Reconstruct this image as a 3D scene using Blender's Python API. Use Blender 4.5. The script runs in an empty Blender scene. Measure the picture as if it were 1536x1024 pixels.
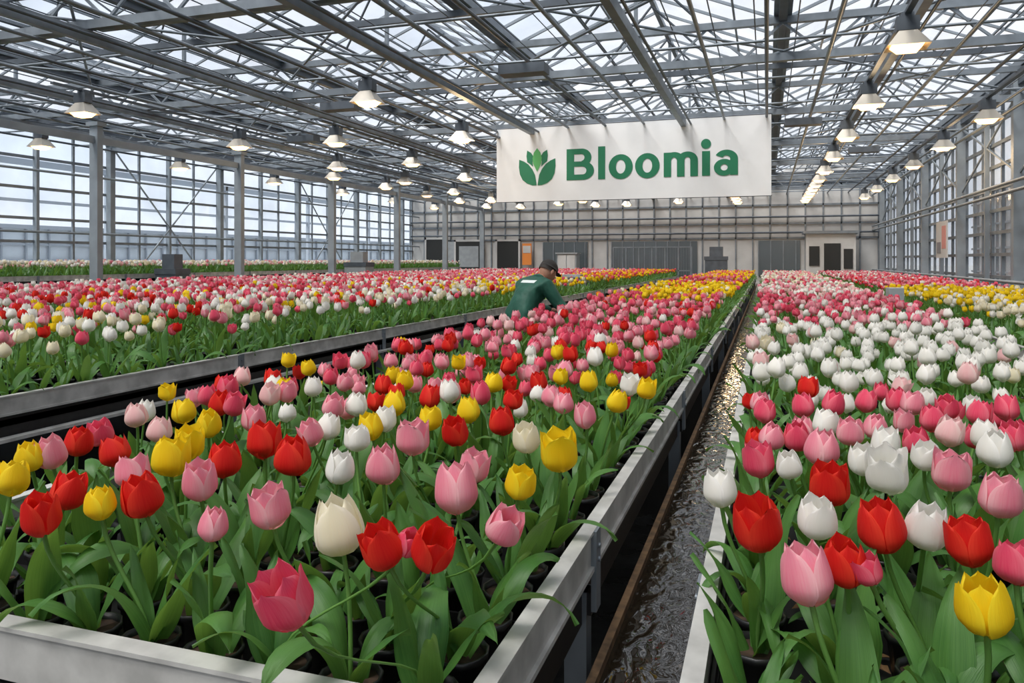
import bpy, math, random
import numpy as np
from mathutils import Vector, Matrix
random.seed(7)
S=bpy.context.scene
H=1.5; F=1150.0; HZ=390.0; VPX=1150.0
yaw=math.atan((VPX-768)/F); sa,ca=math.sin(yaw),math.cos(yaw)

# ---------------------------------------------------------------- materials
def new_mat(name):
    m=bpy.data.materials.new(name); m.use_nodes=True
    nt=m.node_tree; b=nt.nodes["Principled BSDF"]; return m,nt,b
def simple(name,col,rough=.5,metal=0,noise=0,scale=8,bump=0,coord='Object',col2=None):
    m,nt,b=new_mat(name)
    b.inputs['Base Color'].default_value=(*col,1); b.inputs['Roughness'].default_value=rough; b.inputs['Metallic'].default_value=metal
    if noise or bump:
        tc=nt.nodes.new('ShaderNodeTexCoord'); n=nt.nodes.new('ShaderNodeTexNoise'); n.inputs['Scale'].default_value=scale; n.inputs['Detail'].default_value=5
        nt.links.new(tc.outputs[coord],n.inputs['Vector'])
        if noise:
            r=nt.nodes.new('ShaderNodeMix'); r.data_type='RGBA'
            c2=col2 or tuple(c*(1-noise) for c in col)
            r.inputs[6].default_value=(*c2,1); r.inputs[7].default_value=(*col,1)
            mr=nt.nodes.new('ShaderNodeMapRange'); mr.inputs[1].default_value=.35; mr.inputs[2].default_value=.65
            nt.links.new(n.outputs['Fac'],mr.inputs[0]); nt.links.new(mr.outputs[0],r.inputs[0]); nt.links.new(r.outputs[2],b.inputs['Base Color'])
        if bump:
            bp=nt.nodes.new('ShaderNodeBump'); bp.inputs['Strength'].default_value=bump; nt.links.new(n.outputs['Fac'],bp.inputs['Height']); nt.links.new(bp.outputs[0],b.inputs['Normal'])
    return m
def emis(name,col,st):
    m,nt,b=new_mat(name); b.inputs['Base Color'].default_value=(*col,1)
    b.inputs['Emission Color'].default_value=(*col,1); b.inputs['Emission Strength'].default_value=st; return m
def petal(name,main,edge,base):
    m,nt,b=new_mat(name); N=nt.nodes; L=nt.links
    av=N.new('ShaderNodeAttribute'); av.attribute_name='pv'; au=N.new('ShaderNodeAttribute'); au.attribute_name='pu'
    mr=N.new('ShaderNodeMapRange'); mr.inputs[1].default_value=0.02; mr.inputs[2].default_value=.33; L.new(av.outputs['Fac'],mr.inputs[0])
    m1=N.new('ShaderNodeMix'); m1.data_type='RGBA'; m1.inputs[6].default_value=(*base,1); m1.inputs[7].default_value=(*main,1); L.new(mr.outputs[0],m1.inputs[0])
    ab=N.new('ShaderNodeMath'); ab.operation='ABSOLUTE'; L.new(au.outputs['Fac'],ab.inputs[0])
    pw=N.new('ShaderNodeMath'); pw.operation='POWER'; pw.inputs[1].default_value=2.2; L.new(ab.outputs[0],pw.inputs[0])
    cb=N.new('ShaderNodeCombineXYZ'); mu=N.new('ShaderNodeMath'); mu.operation='MULTIPLY'; mu.inputs[1].default_value=9; L.new(au.outputs['Fac'],mu.inputs[0]); L.new(mu.outputs[0],cb.inputs[0]); L.new(av.outputs['Fac'],cb.inputs[1])
    nz=N.new('ShaderNodeTexNoise'); nz.inputs['Scale'].default_value=1.5; L.new(cb.outputs[0],nz.inputs['Vector'])
    ad=N.new('ShaderNodeMath'); ad.operation='MULTIPLY_ADD'; ad.inputs[1].default_value=.9; ad.inputs[2].default_value=-.2; L.new(nz.outputs['Fac'],ad.inputs[0])
    sm=N.new('ShaderNodeMath'); sm.operation='ADD'; sm.use_clamp=True; L.new(pw.outputs[0],sm.inputs[0]); L.new(ad.outputs[0],sm.inputs[1])
    m2=N.new('ShaderNodeMix'); m2.data_type='RGBA'; m2.inputs[7].default_value=(*edge,1); L.new(m1.outputs[2],m2.inputs[6]); L.new(sm.outputs[0],m2.inputs[0])
    L.new(m2.outputs[2],b.inputs['Base Color']); b.inputs['Roughness'].default_value=.52; b.inputs['Specular IOR Level'].default_value=.22
    bp=N.new('ShaderNodeBump'); bp.inputs['Strength'].default_value=.35; bp.inputs['Distance'].default_value=.002; L.new(nz.outputs['Fac'],bp.inputs['Height']); L.new(bp.outputs[0],b.inputs['Normal'])
    tr=N.new('ShaderNodeBsdfTranslucent'); L.new(m2.outputs[2],tr.inputs['Color'])
    mx=N.new('ShaderNodeMixShader'); mx.inputs[0].default_value=.34; L.new(b.outputs[0],mx.inputs[1]); L.new(tr.outputs[0],mx.inputs[2])
    L.new(mx.outputs[0],N['Material Output'].inputs['Surface']); return m
def leafmat(name,c1,c2):
    m,nt,b=new_mat(name); N=nt.nodes; L=nt.links
    au=N.new('ShaderNodeAttribute'); au.attribute_name='pu'; av=N.new('ShaderNodeAttribute'); av.attribute_name='pv'
    cb=N.new('ShaderNodeCombineXYZ'); mu=N.new('ShaderNodeMath'); mu.operation='MULTIPLY'; mu.inputs[1].default_value=16; L.new(au.outputs['Fac'],mu.inputs[0]); L.new(mu.outputs[0],cb.inputs[0]); L.new(av.outputs['Fac'],cb.inputs[1])
    nz=N.new('ShaderNodeTexNoise'); nz.inputs['Scale'].default_value=1.3; L.new(cb.outputs[0],nz.inputs['Vector'])
    geo=N.new('ShaderNodeNewGeometry'); n2=N.new('ShaderNodeTexNoise'); n2.inputs['Scale'].default_value=9; L.new(geo.outputs['Position'],n2.inputs['Vector'])
    ad=N.new('ShaderNodeMath'); ad.operation='ADD'; L.new(nz.outputs['Fac'],ad.inputs[0]); L.new(n2.outputs['Fac'],ad.inputs[1])
    mr=N.new('ShaderNodeMapRange'); mr.inputs[1].default_value=.65; mr.inputs[2].default_value=1.35; L.new(ad.outputs[0],mr.inputs[0])
    m1=N.new('ShaderNodeMix'); m1.data_type='RGBA'; m1.inputs[6].default_value=(*c1,1); m1.inputs[7].default_value=(*c2,1); L.new(mr.outputs[0],m1.inputs[0])
    L.new(m1.outputs[2],b.inputs['Base Color']); b.inputs['Roughness'].default_value=.40; b.inputs['Specular IOR Level'].default_value=.45
    bp=N.new('ShaderNodeBump'); bp.inputs['Strength'].default_value=.35; bp.inputs['Distance'].default_value=.002; L.new(nz.outputs['Fac'],bp.inputs['Height']); L.new(bp.outputs[0],b.inputs['Normal'])
    tr=N.new('ShaderNodeBsdfTranslucent'); tr.inputs['Color'].default_value=(c2[0]*1.9,c2[1]*1.5,c2[2],1)
    mx=N.new('ShaderNodeMixShader'); mx.inputs[0].default_value=.28; L.new(b.outputs[0],mx.inputs[1]); L.new(tr.outputs[0],mx.inputs[2])
    L.new(mx.outputs[0],N['Material Output'].inputs['Surface']); return m
def glass(name,fac,tint,col=(.8,.85,.9)):
    m,nt,b=new_mat(name); N=nt.nodes; L=nt.links
    t=N.new('ShaderNodeBsdfTransparent'); t.inputs['Color'].default_value=(*tint,1)
    b.inputs['Base Color'].default_value=(*col,1); b.inputs['Roughness'].default_value=.12
    n=N.new('ShaderNodeTexNoise'); n.inputs['Scale'].default_value=.9; n.inputs['Detail'].default_value=6
    tc=N.new('ShaderNodeTexCoord'); L.new(tc.outputs['Object'],n.inputs['Vector'])
    mr=N.new('ShaderNodeMapRange'); mr.inputs[1].default_value=.35; mr.inputs[2].default_value=.7; mr.inputs[3].default_value=max(0,fac-.1); mr.inputs[4].default_value=fac+.12; L.new(n.outputs['Fac'],mr.inputs[0])
    mx=N.new('ShaderNodeMixShader'); L.new(mr.outputs[0],mx.inputs[0]); L.new(t.outputs[0],mx.inputs[1]); L.new(b.outputs[0],mx.inputs[2])
    L.new(mx.outputs[0],N['Material Output'].inputs['Surface']); return m

M={}
M['leaf']=leafmat('tulip_leaf',(.026,.115,.024),(.125,.29,.06))
M['stem']=leafmat('tulip_stem',(.10,.24,.05),(.19,.38,.09))
PC=[('red',(.74,.008,.012),(.88,.06,.03),(.5,.02,.01)),
    ('rose',(.82,.045,.13),(.92,.22,.29),(.75,.2,.2)),
    ('pink',(.90,.22,.33),(.95,.55,.58),(.85,.55,.45)),
    ('palepink',(.92,.52,.53),(.95,.75,.70),(.85,.72,.5)),
    ('white',(.94,.91,.84),(.96,.94,.90),(.70,.72,.40)),
    ('cream',(.94,.86,.62),(.95,.89,.74),(.75,.72,.3)),
    ('yellow',(.94,.63,.008),(.96,.77,.03),(.75,.6,.02)),
    ('orange',(.90,.14,.02),(.92,.40,.04),(.8,.4,.03))]
CI={c[0]:i for i,c in enumerate(PC)}
for c in PC: M['p_'+c[0]]=petal('tulip_petal_'+c[0],c[1],c[2],c[3])
M['pot']=simple('black_pot_plastic',(.012,.012,.013),.35)
M['soil']=simple('potting_soil',(.07,.04,.022),.95,noise=.7,scale=60,bump=.6)
TM=[M['leaf'],M['stem']]+[M['p_'+c[0]] for c in PC]+[M['pot'],M['soil']]
POT=2+len(PC); SOIL=POT+1
M['alu']=simple('weathered_aluminium',(.64,.63,.60),.45,.15,noise=.35,scale=11,bump=.1)
M['galv']=simple('galvanised_steel',(.25,.285,.32),.45,.35,noise=.25,scale=5)
M['galvd']=simple('dark_galvanised_steel',(.12,.14,.165),.5,.4,noise=.25,scale=5)
M['postm']=simple('painted_grey_post',(.30,.34,.375),.5,.2,noise=.2,scale=3)
M['black']=simple('black_tray_plastic',(.014,.014,.015),.5,noise=.4,scale=30,bump=.2)
M['rust']=simple('rusty_brown_ledge',(.28,.165,.08),.7,noise=.6,scale=25,bump=.3)
M['conc']=simple('concrete',(.22,.21,.19),.8,noise=.4,scale=6,bump=.2)
M['wetfloor']=simple('wet_concrete_floor',(.09,.09,.088),.18,noise=.5,scale=4,bump=.1)
M['panel']=simple('white_wall_panel',(.58,.58,.57),.55,noise=.14,scale=2)
M['dark']=simple('dark_opening',(.02,.022,.022),.6)
M['box']=simple('grey_plastic',(.34,.37,.39),.5,noise=.15,scale=6)
M['banner']=simple('white_banner_fabric',(.82,.83,.84),.7,noise=.04,scale=3)
M['green']=simple('logo_green',(.012,.18,.085),.6)
M['green2']=simple('logo_leaf_green',(.10,.42,.13),.6)
M['bulb']=emis('warm_lamp_glow',(1,.58,.22),4.0)
M['refl']=simple('lamp_reflector',(.42,.39,.34),.35,.3)
M['orange']=simple('orange_sign',(.75,.25,.05),.5)
M['glassroof']=glass('roof_glass',.20,(.97,.98,1))
M['glasswall']=glass('wall_glass',.16,(.92,.96,1))
M['glassside']=glass('side_wall_glass',.42,(.80,.82,.84),(.5,.5,.5))
M['ground']=simple('outside_ground',(.40,.42,.43),.9,noise=.3,scale=.2)
m,nt,b=new_mat('channel_water'); b.inputs['Base Color'].default_value=(.018,.013,.008,1); b.inputs['Roughness'].default_value=.03
b.inputs['IOR'].default_value=1.5; b.inputs['Specular IOR Level'].default_value=.75
tc=nt.nodes.new('ShaderNodeTexCoord'); mp=nt.nodes.new('ShaderNodeMapping'); mp.inputs['Scale'].default_value=(20,11,1); nz=nt.nodes.new('ShaderNodeTexNoise'); nz.inputs['Scale'].default_value=1.2; nz.inputs['Detail'].default_value=1.5; nz.inputs['Distortion'].default_value=.6
bp=nt.nodes.new('ShaderNodeBump'); bp.inputs['Strength'].default_value=.42; bp.inputs['Distance'].default_value=.012
nt.links.new(tc.outputs['Object'],mp.inputs[0]); nt.links.new(mp.outputs[0],nz.inputs['Vector']); nt.links.new(nz.outputs['Fac'],bp.inputs['Height']); nt.links.new(bp.outputs[0],b.inputs['Normal'])
M['water']=m

# ---------------------------------------------------------------- mesh builder
class MB:
    def __init__(s): s.v=[]; s.f=[]; s.m=[]; s.pv=[]; s.pu=[]; s.sm=[]
    def add(s,vs,fs,mat,pv=None,pu=None,smooth=False):
        o=len(s.v); s.v+= [tuple(p) for p in vs]; s.f+=[tuple(i+o for i in f) for f in fs]; s.m+=[mat]*len(fs); s.sm+=[smooth]*len(fs)
        s.pv+= pv if pv else [0.5]*len(vs); s.pu+= pu if pu else [0.0]*len(vs)
    def box(s,x0,x1,y0,y1,z0,z1,mat=0):
        vs=[(x0,y0,z0),(x1,y0,z0),(x1,y1,z0),(x0,y1,z0),(x0,y0,z1),(x1,y0,z1),(x1,y1,z1),(x0,y1,z1)]
        s.add(vs,[(0,3,2,1),(4,5,6,7),(0,1,5,4),(1,2,6,5),(2,3,7,6),(3,0,4,7)],mat)
    def beam(s,p0,p1,w,h,mat=0):
        p0=Vector(p0);p1=Vector(p1); t=(p1-p0).normalized(); up=Vector((0,0,1)) if abs(t.z)<.99 else Vector((0,1,0))
        r=t.cross(up).normalized()*w/2; u=r.cross(t).normalized()*h/2
        vs=[p0-r-u,p0+r-u,p0+r+u,p0-r+u,p1-r-u,p1+r-u,p1+r+u,p1-r+u]
        s.add(vs,[(0,3,2,1),(4,5,6,7),(0,1,5,4),(1,2,6,5),(2,3,7,6),(3,0,4,7)],mat)
    def tube(s,p0,p1,r0,mat=0,n=6,r1=None):
        r1=r0 if r1 is None else r1
        p0=Vector(p0);p1=Vector(p1); t=(p1-p0).normalized(); up=Vector((0,0,1)) if abs(t.z)<.9 else Vector((1,0,0))
        a=t.cross(up).normalized(); b_=a.cross(t)
        vs=[];
        for p,r in((p0,r0),(p1,r1)):
            for i in range(n):
                an=2*math.pi*i/n; vs.append(p+a*math.cos(an)*r+b_*math.sin(an)*r)
        fs=[(i,(i+1)%n,n+(i+1)%n,n+i) for i in range(n)]
        s.add(vs,fs,mat,smooth=True); s.add(vs[:n],[tuple(range(n))[::-1]],mat); s.add(vs[n:],[tuple(range(n))],mat)
    def lathe(s,c,prof,mat,n=12):
        c=Vector(c); vs=[]
        for r,z in prof:
            for i in range(n):
                an=2*math.pi*i/n; vs.append(c+Vector((r*math.cos(an),r*math.sin(an),z)))
        fs=[(k*n+i,k*n+(i+1)%n,(k+1)*n+(i+1)%n,(k+1)*n+i) for k in range(len(prof)-1) for i in range(n)]
        s.add(vs,fs,mat,smooth=True)
    def mesh(s,name,mats):
        me=bpy.data.meshes.new(name); me.from_pydata(s.v,[],s.f); 
        for m_ in mats: me.materials.append(m_)
        me.polygons.foreach_set('material_index',s.m); me.polygons.foreach_set('use_smooth',s.sm)
        for nm,d in(('pv',s.pv),('pu',s.pu)):
            a=me.attributes.new(nm,'FLOAT','POINT'); a.data.foreach_set('value',d)
        me.update(); return me
    def obj(s,name,mats,parent=None):
        o=bpy.data.objects.new(name,s.mesh(name,mats)); S.collection.objects.link(o)
        if parent: o.parent=parent
        return o
def empty(name,loc=(0,0,0)):
    e=bpy.data.objects.new(name,None); e.empty_display_size=.2; S.collection.objects.link(e); e.location=loc; return e

# ---------------------------------------------------------------- tulip
def add_pot(mb,x,y,z,n=12):
    mb.lathe((x,y,z),[(.034,0),(.044,.072),(.048,.073),(.049,.085),(.045,.085),(.043,.072)],POT,n)
    o=[(x+.0435*math.cos(2*math.pi*i/n),y+.0435*math.sin(2*math.pi*i/n),z+.074) for i in range(n)]
    mb.add(o,[tuple(range(n))],SOIL)
def add_leaf(mb,base,az,L,W,e0,bend,nu,nt_,rg):
    p=Vector(base); vs=[];pv=[];pu=[]
    tw=rg.uniform(-.7,.7); wav=rg.uniform(0,6); azc=rg.uniform(-.5,.5)
    for k in range(nt_+1):
        t=k/nt_; e=e0-bend*t**1.7; a=az+azc*t
        T=Vector((math.cos(a)*math.cos(e),math.sin(a)*math.cos(e),math.sin(e)))
        if k: p=p+T*(L/nt_)
        sd=Vector((-math.sin(a),math.cos(a),0)); Nn=T.cross(sd)*-1
        ang=tw*t; s2=sd*math.cos(ang)+Nn*math.sin(ang); n2=Nn*math.cos(ang)-sd*math.sin(ang)
        w=W*1.13*(max(0,1-t)**.62)*(.26+.74*min(1,t/.42)**.8)
        for i in range(nu+1):
            u=-1+2*i/nu
            q=p+s2*u*w+n2*((abs(u)**1.4)*w*(.55-.42*t)) + n2*math.sin(wav+t*8+u*2)*.005*abs(u)
            vs.append(q);pv.append(t);pu.append(u)
    fs=[(k*(nu+1)+i,k*(nu+1)+i+1,(k+1)*(nu+1)+i+1,(k+1)*(nu+1)+i) for k in range(nt_) for i in range(nu)]
    mb.add(vs,fs,0,pv,pu,True)
def add_head(mb,c,axis,R,Hh,openn,col,nu,nv,rg):
    axis=Vector(axis).normalized(); q=Vector((0,0,1)).rotation_difference(axis); spin=rg.uniform(0,6.28); c=Vector(c)
    for ring in(1,0):
        for k in range(3):
            a0=spin+k*2.0944+ring*1.0472+rg.uniform(-.12,.12); rs=1.0-.11*ring; op=openn+rg.uniform(-.10,.10)-.06*ring
            hh=Hh*(1+rg.uniform(-.09,.06))*(1.0 if not ring else 1.04)
            vs=[];pv=[];pu=[]
            for j in range(nv+1):
                v=j/nv
                if v<.38: r=math.sin((v/.38)*math.pi/2)**.58
                else: r=1-(.46-op)*((v-.38)/.62)**1.8
                r*=R*rs
                z=hh*(.02+.98*v)-hh*.5
                wv=1.06 if v<.45 else 1.06*math.sqrt(max(0,1-((v-.45)/.555)**2.2))
                wv*=min(1,.75+v)
                for i in range(nu+1):
                    u=-1+2*i/nu; an=a0+u*wv
                    rr=r*(1+.06*(1-ring)*u*u-.035*math.exp(-(u*6)**2)) + R*.42*max(0,v-.80)*(1-abs(u))*(.4+openn)
                    zz=z-hh*.06*u*u*v+R*.035*math.sin(5*u+spin+k)*v
                    vs.append(c+q@Vector((rr*math.cos(an),rr*math.sin(an),zz)));pv.append(v);pu.append(u)
            fs=[(j*(nu+1)+i,j*(nu+1)+i+1,(j+1)*(nu+1)+i+1,(j+1)*(nu+1)+i) for j in range(nv) for i in range(nu)]
            mb.add(vs,fs,2+col,pv,pu,True)
def add_stem(mb,b0,h0,axis,r,n,seg):
    b0=Vector(b0);h0=Vector(h0); L=(h0-b0).length; c1=b0+Vector((0,0,L*.3)); c2=h0-Vector(axis).normalized()*L*.35
    pts=[]
    for k in range(seg+1):
        t=k/seg; pts.append(b0*(1-t)**3+c1*3*t*(1-t)**2+c2*3*t*t*(1-t)+h0*t**3)
    vs=[]
    for p in pts:
        for i in range(n): a=6.2832*i/n; vs.append(p+Vector((math.cos(a)*r,math.sin(a)*r,0)))
    fs=[(k*n+i,k*n+(i+1)%n,(k+1)*n+(i+1)%n,(k+1)*n+i) for k in range(seg) for i in range(n)]
    mb.add(vs,fs,1,smooth=True)
def add_plant(mb,base,head,col,R,lod,rg,openn=None,nleaf=4,wide=1.0):
    nu,nv,lu,lt=((8,11,6,14),(4,7,2,7),(2,4,2,4))[lod]
    if openn is None: openn=rg.choice([0,.08,.12,.18,.25,.36])
    b0=Vector(base)
    if head is not None:
        h=Vector(head); d=h-b0; ax=Vector((d.x*.5+rg.uniform(-.035,.035),d.y*.35+rg.uniform(-.035,.035),.22))
        ax.normalize(); Hh=R*2*rg.uniform(1.08,1.24)
        add_stem(mb,b0,h-ax*Hh*.47,ax,.0038 if lod<2 else .005,6 if lod==0 else 4,8 if lod==0 else 3)
        add_head(mb,h,ax,R,Hh,openn,col,nu,nv,rg)
    a=rg.uniform(0,6.28)
    for i in range(nleaf):
        big=i<2; arch=rg.random()<(.45 if big else .25)
        add_leaf(mb,b0+Vector((rg.uniform(-.008,.008),rg.uniform(-.008,.008),-.01)),a+i*6.28/nleaf+rg.uniform(-.4,.4),rg.uniform(.15,.20) if not big else rg.uniform(.19,.265),
                 rg.uniform(.012,.016)*(1.75 if big else 1)*wide,rg.uniform(1.12,1.45),rg.uniform(1.5,2.5) if arch else rg.uniform(.15,.9),lu,lt,rg)

def proto_coll(cname,tag,lod,shapes,pot,leafonly=False):
    col=bpy.data.collections.new(cname); rg=random.Random(11+lod)
    cols=range(len(PC)) if not leafonly else [0]
    for c in cols:
        for k in range(shapes):
            mb=MB()
            if pot: add_pot(mb,0,0,0,10)
            hd=None if leafonly else (rg.uniform(-.02,.02),rg.uniform(-.02,.02),.298+rg.uniform(-.022,.022))
            add_plant(mb,(0,0,.07),hd,c,rg.uniform(.0265,.0305),lod,rg,nleaf=4,wide=1.35 if leafonly else 1.15)
            nm='tulip_plant_%s_%02d_%02d'%(tag,c,k)
            o=bpy.data.objects.new(nm,mb.mesh(nm,TM)); col.objects.link(o)
    return col
SH=4
C_mid=proto_coll('tulip_plants_detailed','a',1,SH,True)
C_low=proto_coll('tulip_plants_simple','b',2,SH,False)
C_leaf=proto_coll('tulip_plants_budless','c',0,6,True,True)
def scatter(name,pts,coll,parent):
    if not pts: return
    me=bpy.data.meshes.new(name); me.from_pydata([p[0] for p in pts],[],[])
    a=me.attributes.new('kind','INT','POINT'); a.data.foreach_set('value',[p[1] for p in pts])
    a=me.attributes.new('rot','FLOAT_VECTOR','POINT'); a.data.foreach_set('vector',[c for p in pts for c in p[2]])
    a=me.attributes.new('scl','FLOAT','POINT'); a.data.foreach_set('value',[p[3] for p in pts])
    o=bpy.data.objects.new(name,me); S.collection.objects.link(o); o.parent=parent
    g=bpy.data.node_groups.new(name+'_nodes','GeometryNodeTree')
    g.interface.new_socket('Geometry',in_out='INPUT',socket_type='NodeSocketGeometry'); g.interface.new_socket('Geometry',in_out='OUTPUT',socket_type='NodeSocketGeometry')
    N=g.nodes; gi=N.new('NodeGroupInput'); go=N.new('NodeGroupOutput'); ip=N.new('GeometryNodeInstanceOnPoints'); ci=N.new('GeometryNodeCollectionInfo')
    ci.inputs['Collection'].default_value=coll; ci.inputs['Separate Children'].default_value=True; ci.inputs['Reset Children'].default_value=True
    def na(n,t): x=N.new('GeometryNodeInputNamedAttribute'); x.data_type=t; x.inputs['Name'].default_value=n; return x.outputs['Attribute']
    L=g.links; L.new(gi.outputs[0],ip.inputs['Points']); L.new(ci.outputs[0],ip.inputs['Instance']); ip.inputs['Pick Instance'].default_value=True
    L.new(na('kind','INT'),ip.inputs['Instance Index']); e=N.new('FunctionNodeEulerToRotation'); L.new(na('rot','FLOAT_VECTOR'),e.inputs[0]); L.new(e.outputs[0],ip.inputs['Rotation'])
    L.new(na('scl','FLOAT'),ip.inputs['Scale']); L.new(ip.outputs[0],go.inputs[0])
    md=o.modifiers.new('scatter','NODES'); md.node_group=g
    return o

# ---------------------------------------------------------------- beds
DECK=.80
def bed_frame(name,x0,x1,y0,y1,deck=DECK,leg=1.9,parent=None,ledge=False):
    mb=MB(); top=deck+.10
    for x,s in((x0,1),(x1,-1)):
        mb.box(min(x,x+s*.022),max(x,x+s*.022),y0,y1,top-.080,top,0)
        mb.box(min(x-s*.006,x+s*.026),max(x-s*.006,x+s*.026),y0,y1,top,top+.007,0)
        mb.box(min(x-s*.008,x),max(x-s*.008,x),y0,y1,top-.080,top-.070,0)
        mb.box(min(x+s*.02,x+s*.035),max(x+s*.02,x+s*.035),y0+.01,y1,top-.20,top-.085,1)
        if ledge: mb.box(min(x,x-s*.05),max(x,x-s*.05),y0,y1,top-.185,top-.170,0)
    for y,s in((y0,1),(y1,-1)):
        mb.box(x0,x1,min(y,y+s*.022),max(y,y+s*.022),top-.080,top+.002,0)
        mb.box(x0,x1,min(y-s*.006,y+s*.03),max(y-s*.006,y+s*.03),top+.002,top+.009,0)
    mb.box(x0+.02,x1-.02,y0+.02,y1-.02,deck-.03,deck,1)
    y=y0+.75
    while y<y1:
        for x,s in((x0,-1),(x1,1)):
            mb.box(min(x,x+s*.012),max(x,x+s*.012),y-.022,y+.022,top-.17,top+.006,2)
            mb.box(min(x-s*.06,x-s*.01),max(x-s*.06,x-s*.01),y-.025,y+.025,0,deck-.03,2)
            for dz in(.03,.06): mb.tube((x+s*.012,y,top-dz),(x+s*.017,y,top-dz),.006,2,6)
        mb.box(x0,x1,y-.02,y+.02,deck-.08,deck-.03,1)
        y+=leg
    return mb.obj('bed_frame',[M['alu'],M['black'],M['galv']],parent)
def tray_grid(x0,x1,y0,y1,sp,parent,deck=DECK):
    mb=MB(); rg=random.Random(2)
    y=y0+.03
    while y<y1: mb.box(x0+.03,x1-.03,y-.003,y+.003,deck,deck+.045,0); y+=sp*3
    x=x0+.03
    while x<x1-.02: mb.box(x-.003,x+.003,y0+.03,y1,deck,deck+.044,0); x+=sp*3
    # fallen bark / dry leaf litter between the pots
    for i in range(420):
        x=rg.uniform(x0+.03,x1-.03); y=rg.uniform(y0+.04,y0+1.6); a=rg.uniform(0,6.28); l=rg.uniform(.006,.02)
        c,s_=math.cos(a)*l,math.sin(a)*l; z=deck+rg.uniform(.003,.012)
        mb.add([(x-c,y-s_,z),(x+s_*.5,y-c*.5,z+.004),(x+c,y+s_,z+.002),(x-s_*.5,y+c*.5,z+.006)],[(0,1,2,3)],1)
    mb.obj('plant_trays',[M['black'],simple('bark_litter',(.22,.12,.05),.9,noise=.5,scale=40)],parent)

def unproj(px,py,dl=.40):
    d=F*dl/(py-HZ); X=(px-VPX)*ca*d/F; return X,(d+X*sa)/ca,H-dl,d
def pick(w,rg):
    t=rg.random()*sum(w.values())
    for k,v in w.items():
        t-=v
        if t<=0: return CI[k]
    return CI[k]
SP=.124
def make_bed(name,x0,x1,y0,y1,heroes,herod,colf,scale=1.0,deck=DECK,sp=SP,potd=5.5,seed=1,skip=.10,skipf=None,ledge=False):
    rg=random.Random(seed); par=empty(name,((x0+x1)/2,(y0+y1)/2,0))
    pm=Matrix.Translation(par.location)
    bed_frame(name,x0,x1,y0,y1,deck,parent=par,ledge=ledge)
    if heroes or potd>3: tray_grid(x0,x1,y0,min(y1,y0+5),sp,par,deck)
    nx=int((x1-x0-.10)/sp)+1; ox=(x1-x0-(nx-1)*sp)/2
    grid=[]; y=y0+.085; row=0
    while y<y1-.06:
        for i in range(nx): grid.append([x0+ox+i*sp,y])
        y+=sp*.97; row+=1
    hm=MB(); used=set()
    near=[k for k,g in enumerate(grid) if g[1]*ca-g[0]*sa<herod+1]
    for hh in heroes:
        px,py,c=hh[:3]; w=hh[3] if len(hh)>3 else None
        X,Y,Z,d=unproj(px,py); best=min((k for k in near if k not in used),key=lambda k:(grid[k][0]-X)**2+(grid[k][1]-Y-.015)**2)
        used.add(best); g=grid[best]; R=(w*d/F/2*.97 if w else rg.uniform(.0275,.031))
        add_pot(hm,g[0],g[1],deck,12)
        add_plant(hm,(g[0],g[1],deck+.07),(X,Y,Z),CI[c],R,0,rg,openn=hh[4] if len(hh)>4 else None,nleaf=4,wide=1.45)
    mid=[];low=[];lf=[]
    for k,g in enumerate(grid):
        if k in used: continue
        x,y=g[0],g[1]; d=y*ca-x*sa
        sk=skipf(x,y) if skipf else skip
        if d<herod or (d<7 and rg.random()<sk):
            if d<herod and rg.random()<.12: continue
            lf.append(((x,y,deck),rg.randrange(6),(0,0,rg.uniform(0,6.28)),rg.uniform(.62,.92))); continue
        w=colf(x,y)
        c=pick(w,rg)
        jx,jy=rg.uniform(-.035,.035),rg.uniform(-.035,.035)
        k2=c*SH+rg.randrange(SH)
        rot=(rg.uniform(-.16,.16),rg.uniform(-.16,.16),rg.uniform(0,6.28)); sc=scale*rg.uniform(.84,1.08)
        if d<potd: mid.append(((x,y,deck),k2,rot,sc))
        else: low.append(((x+jx,y+jy,deck),k2,rot,sc))
    if heroes: hm.obj('foreground_tulips',TM,par)
    scatter('tulips_near',mid,C_mid,par); scatter('tulips_far',low,C_low,par); scatter('tulip_foliage',lf,C_leaf,par)
    for o in par.children: o.matrix_parent_inverse=pm.inverted()
    return par

hm_main=[(18,718,'yellow'),(45,685,'yellow'),(75,680,'pink'),(118,663,'red'),(62,773,'red',56),(103,737,'red'),(150,755,'yellow',46),(173,677,'red'),(205,623,'palepink'),(275,617,'yellow'),(313,636,'yellow'),(240,645,'palepink'),
(200,708,'pink'),(212,745,'red',60),(258,685,'yellow',56),(283,665,'yellow'),(300,722,'pink'),(337,690,'red',50),(352,607,'rose'),(398,660,'red',52),(440,685,'red',56),(405,592,'palepink'),(430,588,'pink'),(465,650,'pink'),(493,640,'white'),
(510,702,'white',44),(320,787,'pink',45),(405,762,'pink',60,.35),(508,790,'cream',76,.12),(428,900,'rose',84,.4),(575,698,'pink',52),(572,820,'red',62,.3),(650,823,'red',66,.35),(612,815,'rose',40),(684,733,'pink',66,.15),(712,700,'pink',46),
(757,790,'pink',56,.2),(781,725,'yellow',48,.3),(838,677,'yellow',56,.45),(789,658,'cream',42),(620,657,'pink',50,.35),(683,648,'red'),(752,632,'red'),(703,615,'yellow'),(535,658,'white'),(535,607,'white'),(578,629,'white'),(645,628,'yellow'),
(676,588,'palepink'),(645,595,'red'),(877,623,'pink'),(926,602,'yellow'),(770,600,'red'),(845,605,'pink'),(607,571,'yellow'),(575,577,'red'),(740,574,'yellow'),(883,572,'yellow'),(808,573,'red'),(970,583,'yellow'),(945,577,'white'),(592,605,'yellow'),(470,580,'white'),(380,628,'pink'),(500,610,'pink'),(150,650,'rose'),(330,605,'red'),(556,640,'yellow'),(720,590,'rose')]
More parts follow.
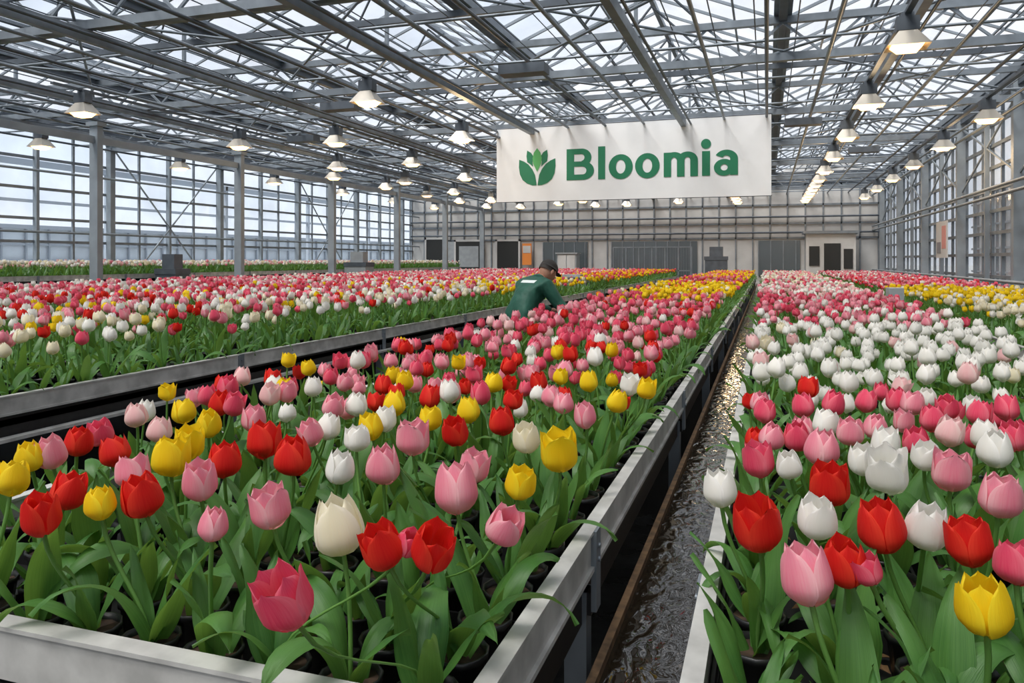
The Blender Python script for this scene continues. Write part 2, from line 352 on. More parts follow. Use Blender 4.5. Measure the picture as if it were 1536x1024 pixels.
hm_right=[(1080,733,'white',50,.15),(1135,788,'red',72,.3),(1210,863,'pink',76,.15),(1138,690,'rose',46),(1183,698,'white',38),(1225,778,'white',58,.25),(1245,727,'red',58,.35),(1233,672,'pink',52),(1157,655,'pink'),(1195,655,'rose'),(1238,635,'white'),
(1268,845,'red',66),(1322,790,'red',70,.2),(1390,790,'white',62,.15),(1453,813,'red',66,.35),(1475,910,'yellow',80,.15),(1524,845,'rose',60),(1500,745,'pink',60,.2),(1330,708,'white',60,.42),(1427,707,'pink',54),(1295,690,'white',46),(1328,665,'white'),
(1374,662,'rose',40),(1388,685,'white',42),(1426,648,'palepink'),(1398,628,'rose'),(1275,648,'pink'),(1313,640,'pink'),(1492,674,'white',50),(1478,652,'white'),(1520,655,'rose'),(1470,620,'rose'),(1420,612,'rose'),(1345,600,'rose'),(1300,602,'rose'),(1250,605,'rose'),(1205,608,'rose'),(1148,617,'rose'),(1368,605,'pink'),(1510,612,'rose'),(1300,855,'rose',45)]
def cm(x,y):
    if y<2.9: return dict(red=3,rose=2,pink=3,white=1.5,yellow=2,palepink=.5)
    if y<3.6: return dict(rose=5,pink=3,red=2,white=.6,yellow=.7)
    if y<7.5: return dict(rose=6,pink=5,palepink=1.2,white=.3,red=.8)
    if y<9: return dict(rose=4,pink=2,orange=1.5,yellow=3)
    if y<14: return dict(yellow=7,orange=1,cream=1,rose=1)
    if y<18: return dict(rose=4,red=2,pink=2,yellow=2)
    return dict(yellow=4,orange=1,rose=2,pink=1)
def cr(x,y):
    if y<2.5: return dict(rose=6,pink=2,red=.6,white=.6)
    if y<2.8: return dict(white=6,pink=1,rose=2)
    if y<5.4: return dict(white=9,cream=.6,palepink=.8)
    if y<6.2: return dict(white=5,pink=3,rose=2)
    if y<9.5: return dict(rose=5,pink=4,palepink=1,white=1)
    if y<13: return dict(palepink=3,pink=3,white=3)
    return dict(white=4,pink=2,cream=2,rose=1)
def crr(x,y):
    if y<6: return dict(white=7,cream=2,palepink=1)
    if y<8.5: return dict(cream=5,yellow=3,white=4)
    if y<13: return dict(yellow=7,cream=2,white=1)
    if y<20: return dict(rose=4,pink=3,red=1,white=1)
    return dict(white=3,pink=3,rose=2)
def cl(x,y):
    if x>-4.6 and y>9: return dict(yellow=5,cream=2,rose=1.5) if y<16 else dict(rose=3,orange=2,yellow=3)
    if x>-3.8: return dict(cream=2.5,white=2.5,pink=1.5,rose=1.5,red=.5)
    if x>-5: return dict(white=4,rose=3,cream=2,pink=1.5,red=1,yellow=.8)
    if x>-7.2: return dict(rose=4,white=4,yellow=1.2,red=2,pink=2) if y<14 else dict(pink=4,rose=4,yellow=1,white=1)
    if x>-9: return dict(rose=4,pink=3,white=3,palepink=1,red=.9)
    return dict(white=4,palepink=2.5,rose=2.5,pink=2)
def cfar(x,y): return dict(white=5,cream=3,palepink=2,pink=.7)
make_bed('tulip_bed_centre',-1.80,-.365,.92,29.2,hm_main,2.15,cm,seed=3)
make_bed('tulip_bed_right',-.11,1.32,.72,29.2,hm_right,1.85,cr,seed=5)
make_bed('tulip_bed_far_right',1.66,3.55,1.2,29.2,[],0,crr,seed=6)
make_bed('tulip_bed_left',-10.75,-3.15,1.4,29.2,[],0,cl,scale=1.12,sp=.138,seed=8,potd=5.2,skipf=lambda x,y:.5 if x>-3.6 else (.25 if x>-4.2 else .06),ledge=True)
make_bed('tulip_bed_far_left',-14.3,-11.9,3.5,29.2,[],0,cfar,scale=1.1,deck=1.12,sp=.14,seed=9,potd=0)

# ---------------------------------------------------------------- water channel
mb=MB(); Y0,Y1=.7,29.3
mb.box(-.344,-.132,Y0,Y1,0,.56,1)
mb.box(-.344,-.326,Y0,Y1,.56,.655,0); mb.box(-.142,-.132,Y0,Y1,.56,.655,0); mb.box(-.326,-.142,Y0,Y0+.02,.56,.655,0)
mb.box(-.326,-.142,Y0+.02,Y1,.56,.635,2)
mb.obj('water_channel',[M['rust'],M['conc'],M['water'],M['galv']])

# ---------------------------------------------------------------- building shell
XL,XR,YB,YF=-15.0,4.0,31.0,-3.0
EV=4.45; RG=5.55; SPN=3.8; TY=[-1.08+3.86*i for i in range(9)]
mb=MB(); mb.box(XL,XR,YF,YB,-.1,0,0); mb.obj('floor',[M['wetfloor']])
mb=MB(); mb.add([(-150,-100,-.12),(150,-100,-.12),(150,250,-.12),(-150,250,-.12)],[(0,1,2,3)],0); mb.obj('outside_ground',[M['ground']])
mb=MB()
mb.box(-60,-27,-8,66,0,2.7,0); mb.box(-60.2,-26.8,-8.2,66.2,2.7,2.85,1)
for j in range(75): mb.box(-26.98,-26.88,-8+j-.03,-8+j+.03,0,2.7,1)
for z in(.5,1.0,1.5,2.1): mb.box(-26.98,-26.9,-8,66,z-.04,z+.04,1)
for j in range(10): mb.box(-23.1,-22.95,-4+j*6.5,-3.85+j*6.5,0,4.8,1)
mb.box(-23.1,-22.95,-8,60,4.6,4.8,1); mb.box(-23.08,-23,-8,60,3.4,3.5,1)
mb.obj('neighbouring_greenhouse',[simple('pale_glasshouse',(.56,.62,.68),.4,noise=.25,scale=.5),simple('pale_frame',(.30,.34,.39),.5)])

gl=MB(); st=MB()
for k in range(5):
    a=XL+k*SPN; c=a+SPN/2; b_=a+SPN
    gl.add([(a,YF,EV+.32),(c,YF,RG),(c,YB,RG),(a,YB,EV+.32)],[(0,1,2,3)],0); gl.add([(c,YF,RG),(b_,YF,EV+.32),(b_,YB,EV+.32),(c,YB,RG)],[(0,1,2,3)],0)
    st.beam((c,YF,RG),(c,YB,RG),.07,.08,0)
    y=YF
    while y<=YB:
        st.beam((a,y,EV+.31),(c,y,RG-.01),.032,.04,0); st.beam((c,y,RG-.01),(b_,y,EV+.31),.032,.04,0); y+=.78
    for t in(.34,.67):
        st.beam((a+(c-a)*t,YF,EV+.3+(RG-EV-.32)*t),(a+(c-a)*t,YB,EV+.3+(RG-EV-.32)*t),.03,.03,0)
        st.beam((b_-(c-a)*t,YF,EV+.3+(RG-EV-.32)*t),(b_-(c-a)*t,YB,EV+.3+(RG-EV-.32)*t),.03,.03,0)
    y=YF+1.5
    while y<YB-1:
        st.beam((c,y,RG-.1),(c-.75,y+.5,EV+.35),.025,.025,1); st.beam((c,y,RG-.1),(c+.75,y+.5,EV+.35),.025,.025,1); y+=1.93
    st.tube((c-.75,YF,EV+.36),(c-.75,YB,EV+.36),.02,1); st.tube((c+.75,YF,EV+.36),(c+.75,YB,EV+.36),.02,1)
for k in range(6):
    a=XL+k*SPN; st.box(a-.11,a+.11,YF,YB,EV+.2,EV+.33,0); st.box(a-.05,a+.05,YF,YB,EV+.12,EV+.2,1)
for y in TY:
    st.box(XL,XR,y-.045,y+.045,EV-.38,EV-.28,0); st.box(XL,XR,y-.045,y+.045,EV+.10,EV+.19,0)
    n=40; dx=(XR-XL)/n
    for i in range(n):
        z0,z1=(EV-.3,EV+.12) if i%2 else (EV+.12,EV-.3)
        st.beam((XL+i*dx,y,z0),(XL+(i+1)*dx,y,z1),.03,.03,0)
    for k in range(5):
        a=XL+k*SPN; c=a+SPN/2
        st.beam((c,y,EV+.15),(c,y,RG),.05,.05,0)
    st.box(XL,XR,y+1.93-.03,y+1.93+.03,EV-.02,EV+.06,1)
    st.tube((XL,y+1.0,EV-.36),(XR,y+1.0,EV-.36),.018,0); st.tube((XL,y+2.9,EV-.36),(XR,y+2.9,EV-.36),.018,0)
x=XL+.6; i=0
while x<XR:
    big=i%4==2
    if big: st.box(x-.045,x+.045,YF,YB,EV-.52,EV-.39,0); st.tube((x+.13,YF,EV-.47),(x+.13,YB,EV-.47),.02,1)
    else: st.tube((x,YF,EV-.42),(x,YB,EV-.42),.024,0 if i%2 else 1)
    x+=.72; i+=1
for k in range(len(TY)-1):
    for j in range(5):
        a=XL+j*SPN
        st.tube((a,TY[k],EV-.25),(a+SPN,TY[k+1],EV-.25),.018,0,5); st.tube((a+SPN,TY[k],EV-.25),(a,TY[k+1],EV-.25),.018,0,5)
x=XL+.3
while x<XR: st.tube((x,YF,EV-.2),(x,YB,EV-.2),.008,1,4); x+=.47
for y in TY:
    for k in range(5):
        a=XL+k*SPN+.15
        st.box(a,a+SPN-.3,y+.07,y+.25,EV-.33,EV-.25,2)
for (jx,jy) in((-2.9,9.2),(-6.3,10.5),(.6,14.2),(-8.7,13.1),(2.0,18.2)): st.box(jx-.3,jx+.3,jy-.12,jy+.12,EV-.62,EV-.5,1)
roof=empty('ceiling'); gl.obj('roof_glass',[M['glassroof']],roof); st.obj('roof_steelwork',[M['galv'],M['galvd'],simple('screen_fabric',(.42,.45,.47),.8,noise=.3,scale=12)],roof)

mb=MB()
for y in TY[1:]:
    mb.box(-11.29,-11.11,y-.06,y+.06,0,EV-.53,0); mb.box(-11.36,-11.04,y-.13,y+.13,0,.03,0)
    mb.box(-11.33,-11.07,y-.1,y+.1,EV-.60,EV-.53,0)
mb.box(-11.23,-11.17,YF+.1,YB-.1,EV-.9,EV-.78,0)
mb.obj('steel_columns',[M['postm']])

def glazed_wall(name,pos,a0,a1,inward,zs,step,mats,gm):
    par=empty(name); s=MB(); g=MB()
    def B(u0,u1,w0,w1,z0,z1,m): s.box(min(w0,w1),max(w0,w1),u0,u1,z0,z1,m)
    u=a0
    while u<=a1+.01:
        B(u-.025,u+.025,pos,pos+inward*.05,0,EV+.1,0); u+=step
    for z in zs: B(a0,a1,pos,pos+inward*.06,z-.03,z+.03,0)
    B(a0,a1,pos,pos+inward*.16,EV-.12,EV+.12,1)
    B(a0,a1,pos,pos+inward*.1,0,.35,2)
    g.add([(pos,a0,.35),(pos,a1,.35),(pos,a1,EV),(pos,a0,EV)],[(0,1,2,3)],0)
    s.obj('mullions',mats,par); g.obj('window_1',[gm],par)
    return par
wl=glazed_wall('wall_left',XL,YF,YB,1,[1.0,1.45,1.9,2.4,3.05,3.7],.965,[M['galv'],M['galvd'],M['conc']],M['glasswall'])
mb=MB()
for k,y in enumerate(TY):
    mb.box(XL+.06,XL+.2,y-.07,y+.07,0,EV,0)
    if k<len(TY)-1: mb.box(XL+.06,XL+.13,y+1.9,y+1.97,0,EV,0)
    if k<len(TY)-1 and k%2==0:
        mb.beam((XL+.12,y,.4),(XL+.12,y+3.86,EV-.2),.03,.03,0); mb.beam((XL+.12,y+3.86,.4),(XL+.12,y,EV-.2),.03,.03,0)
for z in(2.1,3.4): mb.tube((XL+.35,YF,z),(XL+.35,YB,z),.03,0)
mb.obj('wall_posts',[M['postm']],wl)
wr=glazed_wall('wall_right',XR,YF,YB,-1,[1.2,1.6,2.0,2.4,2.8,3.2,3.6,4.0],.643,[M['galv'],M['galvd'],M['conc']],M['glassside'])
mb=MB()
for k,y in enumerate(TY):
    mb.box(XR-.22,XR-.06,y-.07,y+.07,0,EV,0)
    if k<len(TY)-1: mb.beam((XR-.12,y,2.9),(XR-.12,y+3.86,EV-.2),.03,.03,0); mb.beam((XR-.12,y+3.86,2.9),(XR-.12,y,EV-.2),.03,.03,0); mb.box(XR-.16,XR-.08,y+1.9,y+1.96,0,EV,0)
for z in(1.15,2.6,2.75,3.9): mb.tube((XR-.3,YF,z),(XR-.3,YB,z),.03,0)
mb.obj('wall_posts',[M['postm']],wr)
mb=MB(); mb.box(9.0,9.2,-6,40,0,4.6,0)
for k in range(46): mb.box(8.9,9.0,-6+k,-5.93+k,0,4.6,1)
for z in(1,2,3,4): mb.box(8.9,9.0,-6,40,z-.04,z+.04,1)
mb.obj('adjoining_bay_wall',[simple('bay_wall',(.36,.37,.38),.6,noise=.4,scale=.7),M['galvd']])
mb=MB()
mb.box(XL,XR,YB,YB+.12,0,EV+.3,0)
for k in range(5):
    a=XL+k*SPN; mb.add([(a,YB+.02,EV+.3),(a+SPN,YB+.02,EV+.3),(a+SPN/2,YB+.02,RG)],[(0,1,2)],0)
x=XL
while x<XR: mb.box(x-.025,x+.025,YB-.05,YB,0,EV+.2,1); x+=.63
for z in(2.35,2.9,3.6,EV-.1): mb.box(XL,XR,YB-.05,YB,z-.035,z+.035,1)
mb.box(XL,XR,YB-.08,YB,EV-.05,EV+.15,2)
for a0,a1 in((-8.9,-7.0),(-6.0,-2.6),(-.3,1.2)):
    mb.box(a0,a1,YB-.06,YB-.005,.9,2.25,3)
    q=a0
    while q<a1: mb.box(q-.02,q+.02,YB-.08,YB-.06,.9,2.25,1); q+=.45
for pz in(2.55,3.15): mb.tube((XL,YB-.12,pz),(XR,YB-.12,pz),.04,2)
mb.obj('wall_back',[M['panel'],M['galv'],M['galvd'],simple('window_dark_glass',(.10,.12,.13),.15)])
for i,(x,w,h) in enumerate(((-14.2,.9,2.4),(-12.8,1.2,2.3),(-10.9,.95,2.3))):
    mb=MB(); y1=YB-.14
    mb.box(x,x+w,y1-.05,y1,0,h,0)
    mb.box(x-.08,x,y1-.07,y1,0,h+.08,1); mb.box(x+w,x+w+.08,y1-.07,y1,0,h+.08,1); mb.box(x-.08,x+w+.08,y1-.07,y1,h,h+.08,1)
    mb.box(x+w-.15,x+w-.1,y1-.10,y1-.05,1.0,1.12,1)
    if i==1: mb.box(x+.15,x+w-.15,y1-.06,y1-.049,1.2,2.1,2); mb.box(x-.5,x-.08,y1-.06,y1,0,2.3,2)
    mb.obj('door_%d'%(i+1),[M['dark'],M['panel'],M['box']])
mb=MB(); mb.box(XL,XR,YF-.12,YF,0,2.0,0); mb.box(XL,XR,YF-.12,YF,EV-.2,EV+.3,0)
x=XL
while x<XR: mb.box(x-.03,x+.03,YF-.1,YF,0,EV,1); x+=.95
mb.obj('wall_front',[M['panel'],M['galv']])

mb=MB(); mb.box(1.35,3.0,29.6,30.6,0,2.45,0); mb.box(1.25,3.1,29.5,30.7,2.45,2.55,1); mb.box(1.95,2.5,29.57,29.6,0,2.1,2); mb.box(2.6,2.9,29.57,29.6,1.2,1.9,2); mb.box(1.45,1.8,29.57,29.6,1.3,2.0,2); mb.obj('service_cabin',[M['panel'],M['galv'],M['dark']])
mb=MB()
for i in range(7): mb.box(-5.7+i*.5-.02,-5.7+i*.5+.02,29.72,29.76,0,2.0,0)
for z in(.3,1.1,2.0): mb.box(-5.7,-2.7,29.72,29.76,z-.02,z+.02,0)
for i in range(30): mb.box(-5.7+i*.1,-5.694+i*.1,29.735,29.745,.3,2.0,0)
mb.obj('mesh_fence',[M['galv']])
mb=MB(); mb.box(-8.0,-7.2,29.8,30.4,0,1.75,0); mb.box(-7.95,-7.62,29.78,29.8,.1,1.7,1); mb.box(-7.58,-7.25,29.78,29.8,.1,1.7,1); mb.box(-8.05,-7.15,29.75,30.45,1.75,1.8,0); mb.obj('control_cabinet',[M['box'],M['panel']])
mb=MB(); mb.box(-9.75,-9.35,30.72,30.76,1.3,2.2,0); mb.box(-9.72,-9.38,30.71,30.72,1.8,2.1,1); mb.obj('safety_sign',[M['orange'],M['panel']])
def trolley(name,x,y,z,sx,sy,sz,mt):
    mb=MB(); mb.box(x-sx/2,x+sx/2,y-sy/2,y+sy/2,z+.12*sz,z+sz*.75,0); mb.box(x-sx*.53,x+sx*.53,y-sy*.53,y+sy*.53,z+sz*.75,z+sz*.82,1)
    mb.box(x-sx*.3,x+sx*.3,y-sy*.3,y+sy*.3,z+sz*.82,z+sz,0)
    for a in(-1,1):
        for b in(-1,1): mb.tube((x+a*sx*.4,y+b*sy*.4,z),(x+a*sx*.4,y+b*sy*.4,z+.12*sz),sx*.04,1)
    mb.obj(name,[mt,M['galvd']])
trolley('irrigation_unit',-11.5,20.2,0,.7,.5,1.75,M['box'])
trolley('irrigation_unit',-11.45,12.6,0,.5,.4,1.62,M['galvd'])
trolley('electric_tug',-1.8,29.8,0,.8,.5,2.0,M['galvd'])
trolley('harvest_crate',-3.6,14.6,.92,.6,.4,.30,M['box'])
trolley('plant_cart',1.49,10.4,.0,.27,.5,1.16,M['box'])
mb=MB(); 
for y in(12.2,18.5): mb.box(3.66,3.68,y,y+1.1,1.55,2.35,0); mb.box(3.655,3.66,y+.1,y+.5,1.75,2.25,1); mb.box(3.655,3.66,y+.6,y+1.0,1.65,1.9,2)
mb.obj('wall_poster',[M['panel'],simple('poster_pink',(.6,.25,.22),.5),simple('poster_text',(.2,.2,.22),.5)])

# ---------------------------------------------------------------- lamps
mb=MB()
def lamp(x,y,z,s=1):
    mb.box(x-.09*s,x+.09*s,y-.06*s,y+.06*s,z+.14*s,z+.26*s,1)
    mb.box(x-.05*s,x+.05*s,y-.04*s,y+.04*s,z+.26*s,z+.30*s,1)
    a,b=.07*s,.17*s; c,d=.055*s,.13*s
    vs=[(x-a,y-c,z+.14*s),(x+a,y-c,z+.14*s),(x+a,y+c,z+.14*s),(x-a,y+c,z+.14*s),(x-b,y-d,z),(x+b,y-d,z),(x+b,y+d,z),(x-b,y+d,z)]
    mb.add(vs,[(0,1,5,4),(1,2,6,5),(2,3,7,6),(3,0,4,7),(0,3,2,1)],0)
    e,f=.13*s,.10*s
    vs=[(x-e,y-f,z+.02*s),(x+e,y-f,z+.02*s),(x+e,y+f,z+.02*s),(x-e,y+f,z+.02*s),(x-e*.6,y-f*.6,z-.04*s),(x+e*.6,y-f*.6,z-.04*s),(x+e*.6,y+f*.6,z-.04*s),(x-e*.6,y+f*.6,z-.04*s)]
    mb.add(vs,[(0,1,5,4),(1,2,6,5),(2,3,7,6),(3,0,4,7),(4,5,6,7)],2)
    mb.tube((x,y,z+.28*s),(x,y,EV-.53),.012,1,5)
rows=((1.3,[8.3,11.3,14.2,17,19.5,21.5,23.0,24.3,25.5,26.7,27.9,29]),(-1.0,[19+1.25*i for i in range(9)]),(-5.0,[9.0+3.3*i for i in range(7)]),(-7.3,[12.0+3.1*i for i in range(6)]),(-9.2,[8.4+3.4*i for i in range(7)]),(-12.6,[10.6+3.5*i for i in range(6)]),(3.1,[10+3.0*i for i in range(7)]),(-3.0,[15+2.6*i for i in range(6)]),(-6.2,[20+2.2*i for i in range(5)]),(-10.4,[17+2.8*i for i in range(5)]))
for xr,ys in rows:
    mb.box(xr-.03,xr+.03,ys[0]-.5,ys[-1]+.5,EV-.56,EV-.53,1)
    for y in ys: lamp(xr,y,EV-.5-.38,1.12)
mb.obj('grow_lamps',[M['refl'],M['galvd'],M['bulb']])
for (lx,ly) in((1.3,11.3),(1.3,19.5),(1.3,26),(-5,12.3),(-5,20),(-9.2,15.2),(-9.2,25),(-1,24),(3.1,16)):
    l=bpy.data.lights.new('lamp_light','POINT'); l.energy=28; l.color=(1,.72,.42); l.shadow_soft_size=.15
    o=bpy.data.objects.new('lamp_light',l); S.collection.objects.link(o); o.location=(lx,ly,EV-1.05)

# ---------------------------------------------------------------- banner
YBN=TY[4]-.12
def bx(px): k=(px-VPX)*ca/F; return k*ca*YBN/(1+sa*k)
XA,XB=bx(745),bx(1157)
dm=YBN*ca-bx(955)*sa
def bz(py,dd=dm): return H+(HZ-py)*dd/F
ban=empty('hanging_banner')
mb=MB(); zt,zb=bz(182.5),bz(298)
nn=24
vs=[]
for j in(0,1):
    for i in range(nn+1): vs.append((XA+(XB-XA)*i/nn,YBN,zb if j==0 else zt))
mb.add(vs,[(i,i+1,nn+2+i,nn+1+i) for i in range(nn)],0)
mb.box(XA,XB,YBN+.004,YBN+.02,zb,zt,0); mb.tube((XA-.02,YBN+.012,zt+.01),(XB+.02,YBN+.012,zt+.01),.018,1); mb.tube((XA-.01,YBN+.012,zb),(XB+.01,YBN+.012,zb),.012,1)
for t in(.02,.25,.5,.75,.98):
    x=XA+(XB-XA)*t; mb.tube((x,YBN+.012,zt+.01),(x,YBN+.012,EV-.35),.008,1,5)
mb.obj('banner_cloth',[M['banner'],M['galvd']],ban)
lt=MB()
sx=(bx(1107)-bx(850))/257.0; sz=dm/F; ox=bx(850); oz=bz(267)
yy=[YBN-.006]
def P(u,v): return (ox+u*sx,yy[0],oz+v*sz)
def rect(a,b,c,d): lt.add([P(a,c),P(b,c),P(b,d),P(a,d)],[(0,1,2,3)],0)
def ring(cx,cy,ro,so,ri,si,a0=0,a1=360,n=32):
    yy[0]-=.0004; vs=[]
    for i in range(n+1):
        a=math.radians(a0+(a1-a0)*i/n); vs+= [P(cx+ro*math.cos(a),cy+so*math.sin(a)),P(cx+ri*math.cos(a),cy+si*math.sin(a))]
    lt.add(vs,[(2*i,2*i+1,2*i+3,2*i+2) for i in range(n)],0)
rect(0,12,0,48);rect(12,24,39.5,48);rect(12,26,20.5,28.5);rect(12,26,0,8.5)
ring(24,34.5,15.5,13.5,4.5,5,-90,90);ring(26,14.25,17.5,14.25,5.5,5.75,-90,90)
rect(50,61,0,50)
ring(85,18,18.5,18.8,7.3,10.5);ring(125.5,18,18.5,18.8,7.3,10.5)
rect(150,161,0,36)
ring(165.3,23.5,15.3,13,4.2,5,0,180);rect(169.5,180.6,0,23.6);ring(184.8,23.5,15.3,13,4.2,5,0,180);rect(189,200.1,0,23.6)
rect(206,217.5,0,36);ring(211.7,46.5,7.2,7.2,0.01,.01)
rect(246,257,0,24);ring(240.5,23.5,16.5,13.2,5.5,5,0,155);ring(237.5,11.3,14.5,12.2,5,4.6)
lt.obj('banner_lettering',[M['green']],ban)
lg=MB(); sxl=(bx(834)-bx(779))/55.0
def LP(px,py): return (bx(779)+(px-779)*sxl,YBN-.006,bz(py+1))
def poly(pts,mt,dy=0): lg.add([(p[0],p[1]-dy,p[2]) for p in (LP(*q) for q in pts)],[tuple(range(len(pts)))],mt)
Lf=[(779,231),(786,234),(793,239),(799,247),(803,256),(805.5,272),(799,272),(791,269),(784,263),(780,254),(778.5,243)]
poly(Lf,0); poly([(1612-a,b) for a,b in Lf],0)
L2=[(791,217),(797,221),(800,226),(799,236),(800,243),(796,239),(791,235),(790,226)]
poly(L2,0); poly([(1612-a,b) for a,b in L2],0)
poly([(806,214),(811,221),(813,230),(812,238),(806,251),(800,238),(799,230),(801,221)],1,.001)
lg.obj('banner_tulip_logo',[M['green'],M['green2']],ban)

# ---------------------------------------------------------------- person
def skin(verts,edges,rad,lvl=2):
    me=bpy.data.meshes.new('t'); me.from_pydata(verts,edges,[]); o=bpy.data.objects.new('t',me); S.collection.objects.link(o)
    md=o.modifiers.new('s','SKIN'); md.use_smooth_shade=True
    for i,r in enumerate(rad):
        sv=me.skin_vertices[0].data[i]; sv.radius=r if isinstance(r,tuple) else (r,r); sv.use_root=(i==0)
    sb=o.modifiers.new('b','SUBSURF'); sb.levels=lvl; sb.render_levels=lvl
    dg=bpy.context.evaluated_depsgraph_get(); ev=o.evaluated_get(dg).to_mesh()
    vs=[tuple(v.co) for v in ev.vertices]; fs=[tuple(p.vertices) for p in ev.polygons]
    bpy.data.objects.remove(o); return vs,fs
V=[(0,0,.93),(.05,0,1.04),(.13,0,1.14),(.22,0,1.235),(.285,0,1.30),(.33,0,1.34),
   (.235,.17,1.235),(.33,.25,1.01),(.55,.10,.975), (.235,-.17,1.235),(.33,-.27,1.03),(.47,-.42,.97),
   (.01,.10,.88),(.04,.12,.48),(-.04,.12,.10),(.13,.12,.045),(.01,-.10,.88),(.0,-.12,.48),(-.08,-.12,.10),(.09,-.12,.045)]
E=[(0,1),(1,2),(2,3),(3,4),(4,5),(3,6),(6,7),(7,8),(3,9),(9,10),(10,11),(0,12),(12,13),(13,14),(14,15),(0,16),(16,17),(17,18),(18,19)]
R=[(.15,.13),(.15,.125),(.16,.135),(.165,.13),.075,.058,.088,.062,.042,.088,.062,.042,.10,.068,.055,.05,.10,.068,.055,.05]
vs,fs=skin(V,E,R)
pb=MB()
cent=[Vector((sum(vs[i][0] for i in f),sum(vs[i][1] for i in f),sum(vs[i][2] for i in f)))/len(f) for f in fs]
pb.add(vs,fs,0,smooth=True)
for i,c in enumerate(cent):
    if c.z<.11: pb.m[i]=2
    elif c.z<.86: pb.m[i]=1
    elif (c-Vector((.33,0,1.34))).length<.065: pb.m[i]=3
hc=Vector((.40,0,1.385)); q=Matrix.Rotation(.55,3,'Y')
def ell(c,r,mt,n=16,m_=12,zmin=-1,fn=None):
    vs=[]
    for j in range(m_+1):
        ph=-math.pi/2+math.pi*j/m_
        if math.sin(ph)<zmin: ph=math.asin(zmin)
        for i in range(n):
            th=2*math.pi*i/n; p=Vector((r[0]*math.cos(ph)*math.cos(th),r[1]*math.cos(ph)*math.sin(th),r[2]*math.sin(ph)))
            if fn: p=fn(p)
            vs.append(c+q@p)
    pb.add(vs,[(j*n+i,j*n+(i+1)%n,(j+1)*n+(i+1)%n,(j+1)*n+i) for j in range(m_) for i in range(n)],mt,smooth=True)
def headf(p):
    if p.z<0: p=Vector((p.x*(1+.10*p.z/.12)+(-p.z)*.12,p.y*(1+1.6*p.z),p.z))
    return p
ell(hc,(.098,.076,.118),3,20,16,fn=headf)
ell(hc+q@Vector((-.012,0,.006)),(.098,.081,.115),4,20,12,zmin=-.15)
ell(hc+q@Vector((0,0,.03)),(.108,.088,.098),5,20,12,zmin=.0)
ell(hc+q@Vector((.115,0,.035)),(.062,.062,.009),5,14,6)
ell(hc+q@Vector((.10,0,-.018)),(.022,.014,.026),3,10,8)
for s in(-1,1):
    ell(hc+q@Vector((-.002,s*.079,-.012)),(.02,.009,.032),3,10,8)
    ell(hc+q@Vector((.086,s*.03,.004)),(.010,.014,.009),6,10,8); ell(hc+q@Vector((.094,s*.03,.004)),(.004,.006,.006),4,8,6)
ell(hc+q@Vector((.087,0,-.058)),(.012,.026,.008),7,10,6)
def hand(wr,dirn,side):
    wr=Vector(wr); d=Vector(dirn).normalized(); up=Vector((0,0,1)); sd=d.cross(up).normalized(); n=sd.cross(d).normalized()
    vs,fs=skin([tuple(wr-d*.03),tuple(wr+d*.02),tuple(wr+d*.06),tuple(wr+d*.09)],[(0,1),(1,2),(2,3)],[.028,(.027,.02),(.038,.018),(.038,.015)],2); pb.add(vs,fs,3,smooth=True)
    for k,(o,l) in enumerate(((-.030,.066),(-.010,.076),(.010,.072),(.029,.056))):
        b=wr+d*.085+sd*o; p1=b+(d*.9-n*.3).normalized()*l*.45; p2=p1+(d*.6-n*.8).normalized()*l*.33; p3=p2+(d*.2-n*1).normalized()*l*.25
        v,f=skin([tuple(b-d*.02),tuple(b),tuple(p1),tuple(p2),tuple(p3)],[(0,1),(1,2),(2,3),(3,4)],[.009,.0095,.0085,.008,.007],1); pb.add(v,f,3,smooth=True)
    b=wr+d*.035+sd*side*.03; p1=b+(d*.6+sd*side*.7-n*.3).normalized()*.035; p2=p1+(d*.9+sd*side*.1-n*.5).normalized()*.03
    v,f=skin([tuple(b-sd*side*.012),tuple(b),tuple(p1),tuple(p2)],[(0,1),(1,2),(2,3)],[.012,.012,.010,.008],1); pb.add(v,f,3,smooth=True)
hand((.565,.09,.972),(.9,-.35,-.15),1); hand((.485,-.435,.967),(.6,-.75,-.15),-1)
m,nt,b=new_mat('dark_green_jacket'); N=nt.nodes;L=nt.links
tc=N.new('ShaderNodeTexCoord'); sp=N.new('ShaderNodeSeparateXYZ'); L.new(tc.outputs['Object'],sp.inputs[0])
def cmp(out,c,e):
    x=N.new('ShaderNodeMath'); x.operation='COMPARE'; x.inputs[1].default_value=c; x.inputs[2].default_value=e; L.new(out,x.inputs[0]); return x.outputs[0]
def mul(a,b2):
    x=N.new('ShaderNodeMath'); x.operation='MULTIPLY'; L.new(a,x.inputs[0]); L.new(b2,x.inputs[1]); return x.outputs[0]
mask=mul(mul(cmp(sp.outputs['Y'],0,.10),cmp(sp.outputs['Z'],1.285,.013)),cmp(sp.outputs['X'],.10,.09))
nz=N.new('ShaderNodeTexNoise'); nz.inputs['Scale'].default_value=9; mx=N.new('ShaderNodeMix'); mx.data_type='RGBA'; mx.inputs[6].default_value=(.005,.05,.033,1); mx.inputs[7].default_value=(.014,.11,.07,1); L.new(nz.outputs['Fac'],mx.inputs[0])
m2=N.new('ShaderNodeMix'); m2.data_type='RGBA'; m2.inputs[7].default_value=(.7,.75,.72,1); L.new(mx.outputs[2],m2.inputs[6]); L.new(mask,m2.inputs[0]); L.new(m2.outputs[2],b.inputs['Base Color']); b.inputs['Roughness'].default_value=.65
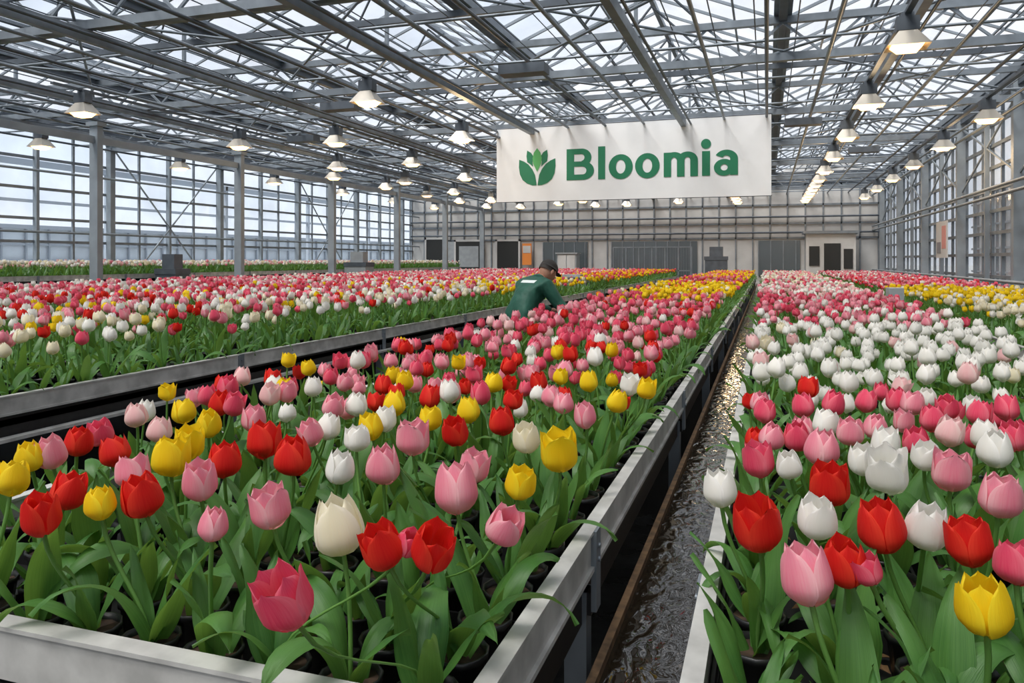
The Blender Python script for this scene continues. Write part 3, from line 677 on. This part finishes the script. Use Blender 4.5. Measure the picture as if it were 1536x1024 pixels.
bp=N.new('ShaderNodeBump'); bp.inputs['Strength'].default_value=.6; bp.inputs['Distance'].default_value=.04; L.new(nz.outputs['Fac'],bp.inputs['Height']); L.new(bp.outputs[0],b.inputs['Normal'])
per=pb.obj('greenhouse_worker',[m,simple('dark_trousers',(.02,.025,.035),.8),simple('black_boots',(.012,.012,.012),.5),simple('skin',(.45,.24,.16),.5),simple('dark_hair',(.02,.014,.01),.7),simple('dark_cap',(.025,.022,.02),.8),simple('eye_white',(.7,.7,.68),.3),simple('lips',(.35,.12,.1),.5)])
per.location=(-2.36,7.30,0); per.rotation_euler=(0,0,math.radians(58)); 

# ---------------------------------------------------------------- light
w=bpy.data.worlds.new('overcast_sky'); S.world=w; w.use_nodes=True; nt=w.node_tree; bg=nt.nodes['Background']
tc=nt.nodes.new('ShaderNodeTexCoord'); mp=nt.nodes.new('ShaderNodeMapping'); mp.inputs['Scale'].default_value=(1,1,3); n=nt.nodes.new('ShaderNodeTexNoise'); n.inputs['Scale'].default_value=2.2; n.inputs['Detail'].default_value=6
r=nt.nodes.new('ShaderNodeValToRGB'); r.color_ramp.elements[0].position=.35; r.color_ramp.elements[0].color=(.68,.76,.88,1); r.color_ramp.elements[1].position=.62; r.color_ramp.elements[1].color=(.92,.94,.97,1)
nt.links.new(tc.outputs['Generated'],mp.inputs[0]); nt.links.new(mp.outputs[0],n.inputs['Vector']); nt.links.new(n.outputs['Fac'],r.inputs[0]); nt.links.new(r.outputs[0],bg.inputs['Color']); bg.inputs['Strength'].default_value=1.08
su=bpy.data.lights.new('soft_sun','SUN'); su.energy=5.2; su.angle=math.radians(32); su.color=(1,.96,.90); so=bpy.data.objects.new('soft_sun',su); S.collection.objects.link(so); so.rotation_euler=(math.radians(26),math.radians(-16),0)

cd=bpy.data.cameras.new('camera'); cd.sensor_width=36; cd.lens=F*36/1536; cd.shift_y=-(512-HZ)/1536; cd.clip_start=.05; cd.clip_end=500
co=bpy.data.objects.new('camera',cd); S.collection.objects.link(co); co.location=(0,0,H); co.rotation_euler=(math.pi/2,0,yaw); S.camera=co
S.view_settings.view_transform='Standard'; S.view_settings.look='None'; S.view_settings.exposure=.30
